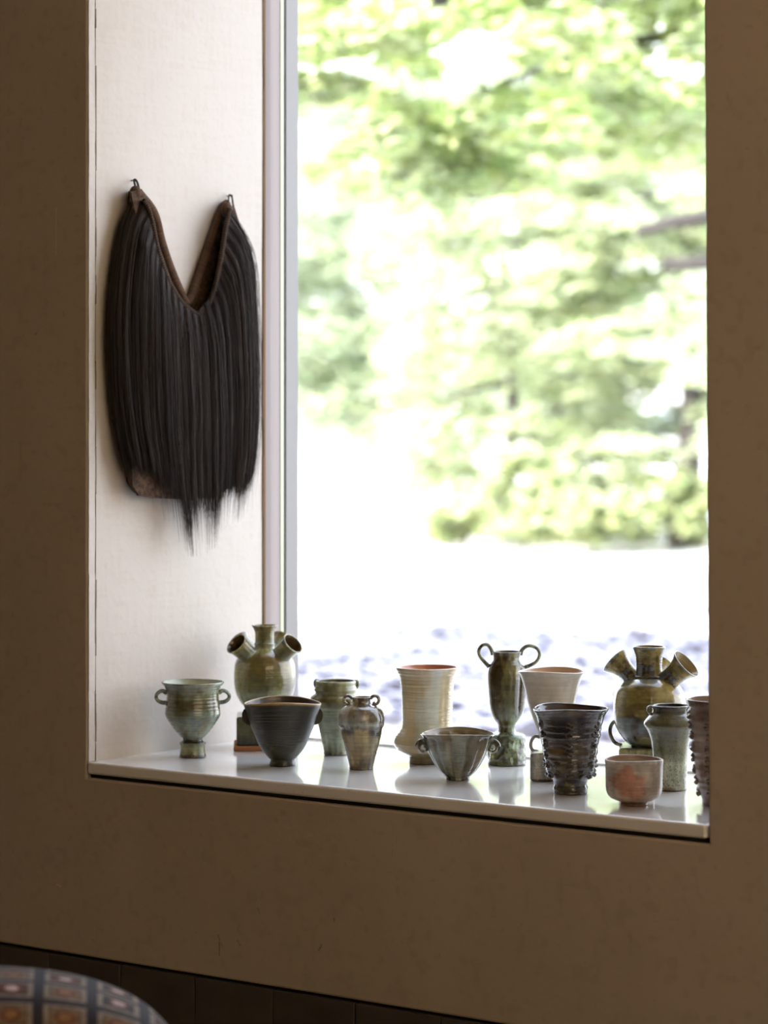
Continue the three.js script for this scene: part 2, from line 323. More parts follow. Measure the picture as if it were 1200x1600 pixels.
{ // 2 five-spouted vase on a block
  const t = pot('spouted_vase', 'olive-green round vase with flared spouts on a square block, in the left corner', 'vase', 0.1359, -0.4027, 0.693);
  const m = glaze({ s: 211, stops: [[0, [150, 148, 122]], [0.3, [152, 150, 112]], [0.5, [132, 122, 72]], [0.72, [116, 100, 54]], [0.9, [104, 84, 44]], [1, [128, 112, 62]]], patch: [[[92, 72, 36], 0.56, 0.7, 5, 3], [[160, 152, 100], 0.6, 0.6, 6, 3]], band: 0.25, rough: 0.16 });
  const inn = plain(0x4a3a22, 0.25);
  const body = lathe([[0.001, 6.6], ...curveProfile([[6.6, 2.0], [7.1, 2.5], [8.19, 3.8], [9.69, 5.1], [11.57, 6.1], [13.44, 6.49], [14.94, 6.57], [16.44, 6.51], [17.95, 6.34], [19.3, 5.75], [20.3, 4.75], [20.95, 3.6], [21.3, 2.2]], 70)], {});
  mesh('body', body, m, t);
  const nk = vessel([[20.75, 2.5], [21.2, 2.2], [21.85, 2.14], [22.2, 2.24], [22.4, 2.1], [23.6, 2.02], [24.8, 2.12], [25.6, 2.46], [26.05, 2.8]], { wall: 0.3, floor: 1.8, n: 50, closedFoot: false, N: 64 });
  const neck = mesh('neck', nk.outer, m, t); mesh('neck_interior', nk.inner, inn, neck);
  const rows = [[0, 2.1], [1.5, 2.05], [3.0, 2.05], [4.0, 2.15], [4.7, 2.32], [5.2, 2.52]];
  for (const a of [-0.93, 0.93, 2.6, -2.3]) spout(t, m, inn, { az: a, lift: 0.70, from: [Math.sin(a) * 3.5, 19.2, Math.cos(a) * 3.5], len: 5.2, rows });
  mesh('base_block', new RoundedBoxGeometry(0.119, 0.062, 0.115, 4, 0.005).translate(0, 0.0405, 0), glaze({ s: 215, stops: [[0, [66, 58, 48]], [0.35, [92, 84, 52]], [1, [100, 94, 56]]], rough: 0.22 }), t);
  mesh('plinth', new RoundedBoxGeometry(0.131, 0.0105, 0.127, 3, 0.003).translate(0, 0.0053, 0), std({ color: 0xb9784a, roughness: 0.85 }), t);
}
{ // 3 dark bowl with lugs
  const t = pot('lugged_bowl', 'dark olive deep bowl with a tan rim and a round lug at each side', 'bowl', 0.3588, -0.1904, 0.686);
  const dent = (th, r, y) => [r * (1 + 0.02 * sstep(y, 6, 13) * Math.cos(2 * th + Math.PI)), 0.42 * sstep(y, 5, 13) * Math.cos(2 * th)];
  const v = vessel([[0, 2.45], [0.12, 2.6], [0.7, 2.48], [1.24, 2.4], [1.49, 2.69], [2.41, 3.53], [3.25, 4.2], [4.51, 4.91], [5.77, 5.46], [7.45, 6.13], [9.13, 6.63], [10.81, 7.09], [12.3, 7.55], [12.85, 7.7]], { floor: 2, ridge: 0.03, s: 3, deform: dent });
  const m = glaze({ s: 221, stops: [[0, [28, 28, 20]], [0.12, [48, 47, 29]], [0.35, [47, 44, 27]], [0.6, [37, 35, 24]], [0.93, [43, 39, 26]], [1, [150, 118, 78]]], patch: [[[92, 88, 76], 0.6, 0.5, 7, 5]], rim: [[176, 148, 104], 0.045], band: 0.3, drip: 0.02, rough: 0.4, coat: 0.08 });
  mesh('body', v.outer, m, t); mesh('interior', v.inner, plain(0x3a3024, 0.35), t);
  for (const s of [-1, 1]) { const d = new THREE.CylinderGeometry(1.72 * CM, 1.62 * CM, 0.8 * CM, 32, 2); d.rotateX(Math.PI / 2).scale(1, 1.12, 1); mesh('lug', d.translate(s * 6.45 * CM, 10.1 * CM, -0.1 * CM), plain(0x3b3828, 0.3), t); }
}
{ // 4 green jar with rolled collar
  const t = pot('collared_jar', 'sage-green jar with a rolled brown collar, standing behind the small mottled jar', 'jar', 0.3318, -0.3991, 0.666);
  const v = vessel([[0, 2.35], [0.12, 2.52], [0.66, 2.52], [2.83, 2.95], [6.3, 3.72], [9.3, 4.48], [9.86, 4.62], [10.03, 4.88], [11.5, 5.3], [12.0, 5.25], [12.5, 4.7], [12.8, 4.25], [13.1, 4.3], [13.59, 4.48], [14.1, 4.3], [14.6, 4.18], [15.1, 4.25], [15.3, 4.22]], { floor: 2, ridge: 0.05, pitch: 0.5, s: 4 });
  const m = glaze({ s: 231, stops: [[0, [70, 58, 40]], [0.06, [104, 100, 74]], [0.2, [128, 130, 104]], [0.6, [122, 124, 92]], [0.66, [92, 80, 46]], [0.78, [98, 88, 50]], [0.86, [112, 106, 72]], [1, [120, 116, 84]]], band: 0.4, rough: 0.22 });
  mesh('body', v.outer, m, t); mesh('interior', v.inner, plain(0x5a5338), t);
  for (const a of [-0.1, Math.PI + 0.35]) mesh('lug', tube(c3([[3.9, 15.2], [4.4, 15.25], [4.62, 14.8], [4.5, 14.2], [4.3, 13.8]].map(([x, y]) => [x * Math.cos(a), y, x * Math.sin(a)])), 0.42 * CM, 0.36 * CM, 16, 8), m, t);
}
{ // 5 small mottled jar with curled ears
  const t = pot('eared_jar', 'small mottled grey and ochre jar with two curled ears at its neck', 'jar', 0.5213, -0.2407, 0.657);
  const v = vessel([[0, 2.25], [0.1, 2.45], [0.4, 2.42], [2.28, 2.8], [5.18, 3.57], [7.26, 4.05], [8.1, 4.2], [8.35, 4.32], [8.6, 4.5], [9.54, 4.65], [10.37, 4.65], [11.41, 4.38], [12.24, 3.75], [12.8, 2.7], [13.24, 1.95], [13.65, 1.8], [14.07, 1.92], [14.32, 2.08]], { floor: 2, ridge: 0.03, s: 5, wall: 0.28, deform: (th, r, y) => [r * (1 + 0.012 * sstep(y, 1, 3) * (1 - sstep(y, 7, 8.3)) * Math.cos(9 * th)), 0] });
  const m = glaze({ s: 241, stops: [[0, [60, 50, 34]], [0.05, [128, 108, 70]], [0.45, [140, 120, 80]], [0.56, [70, 60, 48]], [0.62, [150, 146, 136]], [0.8, [160, 150, 136]], [1, [150, 138, 122]]], patch: [[[88, 72, 50], 0.55, 0.8, 7, 2], [[160, 138, 84], 0.62, 0.7, 9, 2]], streak: [0.6, 24, 3], drip: 0.09, rough: 0.16 });
  mesh('body', v.outer, m, t); mesh('interior', v.inner, plain(0x6e6250), t);
  for (const s of [-1, 1]) mesh('ear', tube(c3([[1.8, 14.1], [2.4, 14.6], [3.15, 14.5], [3.5, 13.8], [3.2, 13.15], [2.65, 13.0], [2.4, 13.4]].map(([x, y]) => [x * s, y, 0.25])), 0.34 * CM, 0.3 * CM, 30, 8), m, t);
}
{ // 6 tall pale vase
  const t = pot('cylinder_vase', 'tall pale cream cylinder vase swelling at its foot, with a reddish inside', 'vase', 0.5635, -0.4056, 0.632);
  const v = vessel([[0, 3.6], [0.1, 3.75], [0.66, 3.71], [1.18, 3.77], [1.73, 4.56], [2.49, 5.9], [3.25, 6.55], [4.01, 6.85], [4.92, 6.78], [5.83, 6.32], [6.59, 5.67], [7.35, 5.25], [8.11, 5.1], [10.54, 5.14], [12.98, 5.23], [14.8, 5.32], [16.93, 5.56], [17.69, 5.72], [18.45, 6.1], [19.1, 6.38], [19.35, 6.45]], { floor: 4, ridge: 0.055, pitch: 0.62, s: 6, n: 140 });
  const m = glaze({ s: 251, stops: [[0, [112, 92, 66]], [0.06, [142, 124, 96]], [0.16, [204, 192, 170]], [0.3, [200, 192, 168]], [0.6, [210, 204, 184]], [0.9, [206, 198, 178]], [1, [222, 212, 198]]], mottle: 0.06, cloud: 0.25, patch: [[[206, 166, 108], 0.5, 0.5, 9, 1]], band: 0.16, streak: [0.15, 20, 2], rough: 0.14, drip: 0.03 });
  mesh('body', v.outer, m, t); mesh('interior', v.inner, plain(0xb07052, 0.25), t);
}
{ // 7 fluted bowl
  const t = pot('fluted_bowl', 'low wide grey-green fluted bowl with a coiled lug on each side', 'bowl', 0.7689, -0.2253, 0.62);
  const fl = (th, r, y) => { const k = sstep(y, 0.6, 2.2) * (1 - sstep(y, 7.6, 8.8)); return [r * (1 - 0.095 * k * (1 - Math.pow(Math.abs(Math.cos(6 * th)), 0.6))), 0.3 * sstep(y, 5, 9) * Math.cos(2 * th)]; };
  const v = vessel([[0, 2.2], [0.1, 2.31], [0.44, 2.28], [0.61, 2.37], [1.04, 2.85], [1.77, 3.6], [2.92, 4.45], [4.66, 5.4], [6.39, 6.1], [7.55, 6.45], [8.3, 6.68], [8.8, 7.02], [9.05, 7.22]], { floor: 1.6, ridge: 0.02, s: 7, deform: fl, N: 180, wall: 0.3 });
  const m = glaze({ s: 261, stops: [[0, [44, 48, 48]], [0.07, [60, 66, 62]], [0.14, [132, 132, 112]], [0.6, [138, 140, 124]], [0.85, [112, 102, 74]], [1, [128, 108, 74]]], patch: [[[100, 82, 52], 0.54, 0.75, 9, 1], [[160, 164, 152], 0.6, 0.5, 11, 1]], streak: [0.6, 24, 2], band: 0.15, rough: 0.14 });
  mesh('body', v.outer, m, t); mesh('interior', v.inner, plain(0x7a6c4c), t);
  for (const s of [-1, 1]) {
    const c = []; for (let k = 0; k <= 26; k++) { const a = k / 26 * Math.PI * 3.2, r = 1.35 - 0.035 * k; c.push([s * (6.75 + Math.cos(a) * r * 0.9), 6.4 + Math.sin(a) * r, 0.2 + k * 0.012]); }
    mesh('lug', tube(c3(c), 0.34 * CM, 0.3 * CM, 60, 8), m, t);
  }
}
{ // 8 two-handled vase on a carved pedestal
  const t = pot('handled_vase', 'tall olive-brown lobed vase with two raised ear handles on a carved drum', 'vase', 0.7088, -0.4795, 0.602);
  const m = glaze({ s: 271, stops: [[0, [140, 144, 104]], [0.25, [118, 118, 68]], [0.5, [104, 92, 46]], [0.75, [118, 102, 54]], [1, [128, 118, 76]]], patch: [[[66, 50, 22], 0.5, 0.85, 7, 2], [[140, 136, 92], 0.62, 0.6, 8, 2]], streak: [0.4, 20, 2], rough: 0.14 });
  const lob = (th, r, y) => { const k = sstep(y, 9, 12) * (1 - sstep(y, 18.5, 20.3)); return [r * (1 + 0.19 * k * (Math.pow(Math.abs(Math.cos(2.5 * (th - 0.25))), 0.7) - 0.68)), 0]; };
  const v = vessel([[6.5, 1.9], [7.1, 1.75], [7.82, 1.78], [8.18, 1.94], [8.88, 2.5], [9.63, 2.92], [10.84, 3.3], [12.66, 3.55], [14.17, 3.68], [16.29, 3.85], [18.1, 3.92], [19.3, 3.85], [20.2, 3.6], [20.8, 3.2], [21.3, 2.88], [21.88, 2.8], [22.33, 2.9], [22.76, 3.06]], { floor: 3, ridge: 0.03, s: 8, deform: lob, N: 140, wall: 0.28, closedFoot: false });
  mesh('body', v.outer, m, t); mesh('interior', v.inner, plain(0x4c4028), t);
  const carve = (th, r, y) => { const k = sstep(y, 0.3, 1) * (1 - sstep(y, 5.0, 5.6)); return [r - 0.42 * k * Math.abs(vnoise(th / 6.2832 * 26, y * 0.75 + 0.4 * Math.sin(th * 9), 26, 99, 4) - 0.35), 0]; };
  mesh('pedestal', lathe([[0.001, 0.1], [3.4, 0.1], [3.6, 0], ...curveProfile([[0, 3.75], [0.15, 3.98], [0.56, 3.98], [3.58, 3.92], [5.4, 3.84], [5.9, 3.7], [6.2, 3.35], [6.42, 2.75], [6.7, 1.9]], 60)], { N: 160, deform: carve }), glaze({ s: 275, stops: [[0, [82, 76, 46]], [0.4, [104, 106, 66]], [0.8, [110, 116, 76]], [0.9, [120, 128, 112]], [1, [92, 92, 60]]], patch: [[[60, 54, 30], 0.5, 0.8, 20, 6], [[150, 158, 120], 0.62, 0.7, 22, 5]], rough: 0.14 }), t);
  for (const s of [-1, 1]) mesh('handle', tube(c3([[2.75, 22.2], [3.1, 23.2], [3.9, 24.2], [4.9, 24.1], [5.6, 23.2], [5.55, 22.2], [4.9, 21.2], [4.1, 20.3], [3.45, 19.7]].map(([x, y]) => [x * s + (s > 0 ? 1.0 * sstep(x, 3, 5) : 0), y - (s > 0 ? 0.45 : 0) * sstep(x, 3, 5)])), (u) => (0.36 + 0.14 * Math.pow(Math.abs(u * 2 - 1), 3)) * CM, 0, 40, 10), m, t);
}
{ // 9 pale V cup on a block
  const t = pot('conical_cup', 'pale beige conical cup on a speckled square block with a ring handle', 'cup', 0.9085, -0.3416, 0.585);
  const v = vessel([[4.9, 1.65], [6.29, 1.85], [7.94, 2.18], [9.6, 2.91], [12.91, 4.04], [14.89, 4.63], [16.21, 4.93], [18.53, 5.49], [20.0, 6.0], [20.7, 6.38], [20.95, 6.48]], { floor: 5, ridge: 0.04, s: 9, closedFoot: false, wall: 0.32, deform: (th, r, y) => [r, 0.2 * sstep(y, 17, 21) * Math.cos(2 * th + 0.6)] });
  const m = glaze({ s: 281, stops: [[0, [204, 188, 164]], [0.5, [210, 192, 168]], [0.92, [216, 198, 176]], [1, [228, 214, 196]]], mottle: 0.06, cloud: 0.2, band: 0.16, rough: 0.28, streak: [0.1, 20, 3] });
  mesh('cup', v.outer, m, t); mesh('interior', v.inner, plain(0xc2a07e), t);
  const sp = glaze({ s: 285, stops: [[0, [120, 76, 46]], [0.06, [190, 172, 146]], [1, [204, 188, 164]]], speck: [[116, 94, 70], 60, 0.35], rough: 0.4, drip: 0.01 });
  mesh('base_block', new RoundedBoxGeometry(0.082, 0.054, 0.082, 4, 0.006).translate(0, 0.0275, 0), sp, t);
  mesh('handle', tube(c3([[-2.6, 5.3], [-3.6, 5.6], [-4.0, 6.5], [-3.7, 7.7], [-3.0, 8.3], [-2.2, 8.0]]), 0.38 * CM, 0.34 * CM, 26, 8), m, t);
}
function knobbed(t, rows, m, km, inn, { cols, levels, off, size, s, deform, low = 0 }) {
  const v = vessel(rows, { floor: 4, ridge: 0.13, pitch: 1.95, s, wall: 0.32, N: 140, deform });
  mesh('body', v.outer, m, t); mesh('interior', v.inner, inn, t);
  const prof = curveProfile(rows, 200), rAt = (y) => prof.reduce((a, p) => (Math.abs(p[1] - y) < Math.abs(a[1] - y) ? p : a))[0];
  // a pinched clay lug: a small loop pressed on to the wall
  const loop = (w, h) => tube([[-w, 0.1, -0.2], [-w * 0.7, h * 0.75, 0.1], [0, h * 0.45, 0.3], [w * 0.7, h * 0.8, 0.1], [w, 0, -0.15], [w * 0.55, -h * 0.85, 0.1], [0, -h * 0.5, 0.26], [-w * 0.6, -h * 0.85, 0.1]].map((p) => p.map((x) => x * CM)), 0.27 * CM * size, 0.27 * CM * size, 24, 7, true);
  const kinds = [loop(0.62 * size, 0.62 * size), loop(0.75 * size, 0.5 * size), loop(0.5 * size, 0.72 * size)];
  levels.forEach((y, l) => { const many = l < low ? 2 : 1; for (let c = 0; c < cols * many; c++) {
    const a = off + c / cols / many * Math.PI * 2 + (hash(c, l, s) - 0.5) * 0.12, yy = y + (hash(c, l, s + 1) - 0.5) * 0.35, r = rAt(yy) - 0.05;
    const k = mesh('knob', kinds[(c + l * 2) % 3], km, t);
    k.position.set(Math.sin(a) * r * CM, yy * CM, Math.cos(a) * r * CM); k.rotation.set(0, a, 0); k.rotateX(-0.1); k.rotateZ((hash(c, l, s + 2) - 0.5) * 1.2);
  } });
}
{ // 10 dark knobbed beaker
  const t = pot('knobbed_beaker', 'dark brown glossy beaker covered in rows of pinched knobs, with an uneven lip', 'beaker', 1.0505, -0.1916, 0.578);
  const rows = [[0, 2.95], [0.1, 3.12], [2.18, 3.1], [2.5, 3.3], [2.9, 3.75], [3.4, 4.1], [3.93, 4.35], [5.84, 4.72], [8.06, 5.1], [10.6, 5.5], [13.14, 5.95], [14.41, 6.25], [15.1, 6.65], [15.6, 6.92], [15.85, 7.0]];
  const st = [[0, [58, 50, 34]], [0.14, [86, 76, 48]], [0.3, [74, 62, 40]], [0.55, [64, 54, 40]], [0.75, [52, 46, 40]], [0.95, [62, 54, 50]], [1, [120, 112, 110]]];
  knobbed(t, rows, glaze({ s: 291, stops: st, patch: [[[96, 76, 44], 0.58, 0.7, 8, 6], [[44, 42, 46], 0.56, 0.7, 6, 5]], rough: 0.1, coat: 0.8, bump: 0.002 }), glaze({ s: 295, w: 64, stops: [[0, [60, 50, 36]], [1, [72, 60, 44]]], rough: 0.1, coat: 0.8 }), plain(0x3c2c22, 0.12),
    { cols: 6, low: 2, levels: [3.9, 5.7, 7.6, 9.5, 11.4, 13.2], off: -0.07, size: 1, s: 10, deform: (th, r, y) => [r * (1 + 0.012 * sstep(y, 14, 15.8) * Math.cos(3 * th + 1)), 0.22 * sstep(y, 13, 15.8) * (Math.cos(2 * th - 0.6) + 0.6 * Math.cos(3 * th + 0.8))] });
}
{ // 11 second spouted vase
  const t = pot('spouted_vase', 'mottled ochre and brown spouted vase with a ring handle, near the right end', 'vase', 1.046, -0.478, 0.549);
  const D = 0.6;
  const m = glaze({ s: 301, stops: [[0, [128, 118, 76]], [0.3, [118, 104, 60]], [0.6, [128, 104, 54]], [0.85, [110, 90, 48]], [1, [126, 112, 72]]], patch: [[[66, 42, 22], 0.52, 0.9, 6, 3], [[138, 146, 146], 0.58, 0.7, 7, 3], [[176, 150, 80], 0.55, 0.7, 9, 4]], band: 0.3, streak: [0.4, 24, 3], rough: 0.14 });
  const inn = plain(0x8a7444, 0.25);
  const Y = (r) => r.map(([y, x]) => [y + D, x]);
  mesh('body', lathe([[0.001, 5.2 + D], ...curveProfile(Y([[5.2, 2.4], [5.5, 3.2], [6.1, 4.3], [6.93, 5.22], [7.97, 6.01], [9.02, 6.52], [11.1, 6.89], [13.19, 7.0], [14.45, 6.93], [16.12, 6.6], [17.16, 6.06], [18.0, 5.12], [18.6, 3.97], [19.0, 2.4]]), 80)], {}), m, t);
  const nk = vessel(Y([[18.5, 3.1], [19.0, 2.8], [19.4, 2.6], [20.7, 2.5], [21.9, 2.55], [23.1, 2.68], [24.0, 2.95], [24.6, 3.18], [24.8, 3.22]]), { wall: 0.3, floor: 2, n: 50, closedFoot: false, N: 64, s: 11 });
  const neck = mesh('neck', nk.outer, m, t); mesh('neck_interior', nk.inner, inn, neck);
  mesh('neck_ring', new THREE.TorusGeometry(2.95 * CM, 0.28 * CM, 10, 60).rotateX(Math.PI / 2).translate(0, (19.05 + D) * CM, 0), m, t);
  spout(t, m, inn, { az: 1.22, lift: 0.74, from: [3.3, 18.0 + D, 1.2], len: 5.4, rows: [[0, 2.2], [1.6, 2.1], [3.0, 2.2], [4.2, 2.55], [5.2, 3.1], [5.6, 3.32]] });
  spout(t, m, inn, { az: 4.32, lift: 0.72, from: [-2.7, 18.2 + D, -1.0], len: 5.4, rows: [[0, 1.9], [1.6, 1.75], [2.8, 1.8], [4.0, 2.2], [5.2, 2.85], [5.6, 3.05]] });
  spout(t, m, inn, { az: 2.8, lift: 0.74, from: [0.9, 18.0 + D, -2.6], len: 4.2, rows: [[0, 2.0], [1.6, 1.9], [2.8, 2.0], [3.6, 2.3], [4.2, 2.7]] });
  mesh('base_block', new RoundedBoxGeometry(0.117, 0.062, 0.108, 4, 0.005).translate(0, 0.0312, 0), glaze({ s: 305, stops: [[0, [120, 100, 62]], [0.5, [140, 128, 82]], [1, [150, 142, 94]]], rough: 0.2 }), t);
  mesh('handle', tube(c3([[-5.3, 6.1], [-6.6, 6.6], [-7.5, 8.2], [-7.5, 9.6], [-6.9, 10.6], [-6.2, 10.8]].map(([x, y]) => [x, y + 0.1])), 0.42 * CM, 0.4 * CM, 26, 8), m, t);
}
{ // 12 pink bowl
  const t = pot('tea_bowl', 'small brick-pink and grey tea bowl at the front edge of the sill', 'bowl', 1.2275, -0.1292, 0.554);
  const v = vessel([[0, 2.35], [0.1, 2.46], [0.5, 2.46], [0.66, 2.62], [1.0, 3.5], [1.45, 4.3], [2.1, 4.83], [3.05, 5.06], [5.0, 5.12], [6.53, 5.14], [7.76, 5.22], [8.25, 5.28]], { floor: 1.2, ridge: 0.035, s: 12, wall: 0.36, deform: (th, r, y) => [r, 0.12 * sstep(y, 6, 8) * Math.cos(2 * th + 2)] });
  const m = glaze({ s: 311, stops: [[0, [120, 72, 52]], [0.06, [132, 84, 62]], [0.14, [190, 164, 142]], [0.5, [186, 164, 144]], [0.9, [196, 176, 158]], [1, [212, 198, 184]]], mottle: 0.15, cloud: 0.3, patch: [[[168, 110, 86], 0.5, 0.75, 4, 2]], speck: [[190, 172, 150], 70, 0.4], rough: 0.42, coat: 0.15, band: 0.15 });
  mesh('body', v.outer, m, t).rotation.y = 1.35; mesh('interior', v.inner, plain(0xa08c78, 0.35), t).rotation.y = 1.35;
}
{ // 13 grey-green jar
  const t = pot('shouldered_jar', 'sharp-shouldered jar, dark olive above and pale speckled grey-green below', 'jar', 1.1708, -0.3502, 0.541);
  const v = vessel([[0, 2.9], [0.1, 3.05], [3.25, 3.18], [6.46, 3.34], [8.06, 3.47], [9.35, 3.68], [10.31, 3.98], [11.27, 4.42], [11.92, 4.84], [12.35, 5.02], [12.75, 4.95], [13.36, 4.55], [14.1, 3.92], [14.55, 3.5], [14.95, 3.38], [15.35, 3.52], [15.7, 3.62]], { floor: 3, ridge: 0.025, s: 13, wall: 0.45 });
  const m = glaze({ s: 321, stops: [[0, [150, 124, 88]], [0.03, [176, 172, 142]], [0.3, [172, 170, 138]], [0.5, [128, 124, 90]], [0.7, [108, 102, 70]], [0.85, [116, 106, 68]], [0.95, [72, 64, 42]], [1, [110, 104, 80]]], speck: [[70, 62, 40], 56, 0.55], rough: 0.24, band: 0.2, drip: 0.05 });
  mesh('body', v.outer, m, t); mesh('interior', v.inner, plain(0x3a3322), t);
  for (const s of [-1, 1]) mesh('lug', tube(c3([[s * 3.3, 15.6, 0.4], [s * 4.0, 15.5, 0.5], [s * 4.15, 14.9, 0.5], [s * 3.75, 14.3, 0.4]]), 0.34 * CM, 0.3 * CM, 16, 8), m, t);
}
{ // 14 pale knobbed beaker, half behind the right wall
  const t = pot('knobbed_beaker', 'pale pinkish-brown knobbed beaker half hidden behind the right wall', 'beaker', 1.3522, -0.2263, 0.522);
  const rows = [[0, 3.35], [0.1, 3.5], [0.97, 3.57], [1.73, 3.88], [2.5, 4.15], [4.35, 4.55], [7.43, 5.0], [10.5, 5.35], [13.58, 5.6], [16.04, 5.85], [17.5, 6.05], [18.4, 6.28], [19.0, 6.4]];
  const m = glaze({ s: 331, stops: [[0, [110, 66, 52]], [0.06, [150, 122, 104]], [0.3, [186, 160, 140]], [0.9, [182, 160, 142]], [1, [190, 170, 152]]], patch: [[[140, 96, 74], 0.56, 0.7, 8, 6]], rough: 0.24, band: 0.2 });
  knobbed(t, rows, m, glaze({ s: 335, w: 64, stops: [[0, [140, 108, 90]], [1, [156, 128, 110]]], rough: 0.22 }), plain(0xa88c74), { cols: 7, levels: [2.6, 4.6, 6.6, 8.6, 10.6, 12.6, 14.6, 16.4], off: -1.35, size: 1.05, s: 14 });
}

// ---------------------------------------------------------------- hair-fringed pouch on the left reveal
const guides = [
 [[0.032,1.761,-0.103],[0.022,1.713,-0.075],[0.020,1.640,-0.054],[0.020,1.547,-0.039],[0.020,1.429,-0.039],[0.024,1.298,-0.052],[0.030,1.219,-0.070],[0.035,1.146,-0.096]],
 [[0.050,1.750,-0.118],[0.042,1.713,-0.092],[0.040,1.640,-0.067],[0.042,1.547,-0.053],[0.044,1.429,-0.053],[0.045,1.298,-0.069],[0.048,1.219,-0.089],[0.050,1.126,-0.111]],
 [[0.055,1.706,-0.132],[0.065,1.667,-0.104],[0.060,1.601,-0.096],[0.062,1.508,-0.088],[0.062,1.403,-0.090],[0.060,1.285,-0.105],[0.060,1.206,-0.127],[0.055,1.112,-0.152]],
 [[0.055,1.650,-0.154],[0.065,1.609,-0.135],[0.072,1.549,-0.127],[0.078,1.470,-0.123],[0.075,1.377,-0.130],[0.068,1.272,-0.146],[0.060,1.192,-0.170],[0.055,1.085,-0.192]],
 [[0.055,1.596,-0.186],[0.065,1.562,-0.173],[0.072,1.511,-0.167],[0.078,1.444,-0.164],[0.075,1.365,-0.172],[0.068,1.258,-0.185],[0.060,1.178,-0.206],[0.055,1.043,-0.234]],
 [[0.055,1.551,-0.230],[0.065,1.520,-0.219],[0.072,1.472,-0.213],[0.076,1.419,-0.212],[0.074,1.339,-0.219],[0.068,1.245,-0.230],[0.060,1.164,-0.243],[0.055,1.015,-0.261]],
 [[0.055,1.529,-0.277],[0.065,1.501,-0.268],[0.072,1.454,-0.264],[0.075,1.393,-0.264],[0.073,1.326,-0.271],[0.068,1.231,-0.278],[0.060,1.157,-0.292],[0.055,1.014,-0.306]],
 [[0.055,1.560,-0.318],[0.065,1.530,-0.319],[0.070,1.475,-0.322],[0.073,1.408,-0.324],[0.072,1.326,-0.330],[0.067,1.231,-0.336],[0.060,1.163,-0.342],[0.055,1.040,-0.339]],
 [[0.055,1.620,-0.343],[0.065,1.586,-0.357],[0.070,1.518,-0.368],[0.072,1.422,-0.374],[0.070,1.326,-0.380],[0.065,1.231,-0.384],[0.060,1.169,-0.386],[0.055,1.073,-0.381]],
 [[0.055,1.682,-0.360],[0.065,1.649,-0.386],[0.070,1.574,-0.401],[0.070,1.464,-0.414],[0.068,1.341,-0.421],[0.062,1.230,-0.422],[0.055,1.175,-0.421],[0.050,1.085,-0.417]],
 [[0.050,1.732,-0.383],[0.055,1.699,-0.419],[0.060,1.631,-0.439],[0.060,1.507,-0.452],[0.060,1.369,-0.458],[0.055,1.244,-0.456],[0.050,1.182,-0.453],[0.045,1.112,-0.448]],
 [[0.045,1.754,-0.401],[0.040,1.715,-0.445],[0.040,1.662,-0.474],[0.045,1.536,-0.483],[0.045,1.383,-0.491],[0.040,1.258,-0.489],[0.035,1.202,-0.484],[0.030,1.139,-0.479]]];
const frontOutline = [[0.042,1.772,-0.084],[0.042,1.779,-0.108],[0.042,1.771,-0.127],[0.042,1.734,-0.149],[0.042,1.665,-0.171],[0.042,1.594,-0.209],[0.042,1.548,-0.251],[0.042,1.528,-0.292],[0.042,1.539,-0.321],[0.042,1.572,-0.344],[0.042,1.642,-0.369],[0.042,1.726,-0.390],[0.042,1.765,-0.398],[0.042,1.763,-0.413],[0.042,1.726,-0.430],[0.042,1.633,-0.460],[0.042,1.439,-0.478],[0.042,1.258,-0.469],[0.042,1.186,-0.456],[0.042,1.159,-0.400],[0.042,1.138,-0.337],[0.042,1.137,-0.235],[0.042,1.141,-0.155],[0.042,1.147,-0.108],[0.042,1.170,-0.088],[0.042,1.298,-0.084],[0.042,1.456,-0.080],[0.042,1.601,-0.088],[0.042,1.705,-0.108],[0.042,1.744,-0.092]] ;
const backOutline = [[0.008,1.778,-0.119],[0.008,1.785,-0.143],[0.008,1.776,-0.165],[0.008,1.739,-0.188],[0.008,1.676,-0.216],[0.008,1.617,-0.249],[0.008,1.573,-0.277],[0.008,1.552,-0.296],[0.008,1.564,-0.312],[0.008,1.640,-0.352],[0.008,1.711,-0.389],[0.008,1.768,-0.419],[0.008,1.776,-0.432],[0.008,1.767,-0.449],[0.008,1.729,-0.458],[0.008,1.621,-0.479],[0.008,1.440,-0.488],[0.008,1.258,-0.479],[0.008,1.185,-0.466],[0.008,1.158,-0.419],[0.008,1.141,-0.360],[0.008,1.140,-0.263],[0.008,1.144,-0.182],[0.008,1.152,-0.137],[0.008,1.175,-0.113],[0.008,1.298,-0.082],[0.008,1.456,-0.067],[0.008,1.602,-0.075],[0.008,1.709,-0.100],[0.008,1.753,-0.117]] ;
const bandFront = [[0.055,1.757,-0.109],[0.055,1.745,-0.121],[0.055,1.720,-0.134],[0.055,1.657,-0.154],[0.055,1.592,-0.188],[0.055,1.548,-0.232],[0.055,1.527,-0.277],[0.055,1.536,-0.304],[0.055,1.570,-0.327],[0.055,1.641,-0.352],[0.055,1.717,-0.370],[0.055,1.758,-0.383]] ;
const bandBack = [[0.014,1.778,-0.138],[0.014,1.738,-0.186],[0.014,1.675,-0.212],[0.014,1.618,-0.242],[0.014,1.576,-0.270],[0.014,1.553,-0.289],[0.014,1.566,-0.303],[0.014,1.639,-0.341],[0.014,1.710,-0.378],[0.014,1.767,-0.410],[0.014,1.774,-0.423]] ;
const cordLeft = [[0.040,1.768,-0.104],[0.030,1.783,-0.113],[0.016,1.798,-0.124],[0.012,1.804,-0.129],[0.016,1.801,-0.130],[0.030,1.784,-0.123],[0.045,1.765,-0.112]] ;
const cordRight = [[0.030,1.763,-0.408],[0.022,1.778,-0.418],[0.012,1.791,-0.431],[0.010,1.794,-0.438],[0.012,1.790,-0.440],[0.025,1.773,-0.429],[0.040,1.755,-0.416]] ;
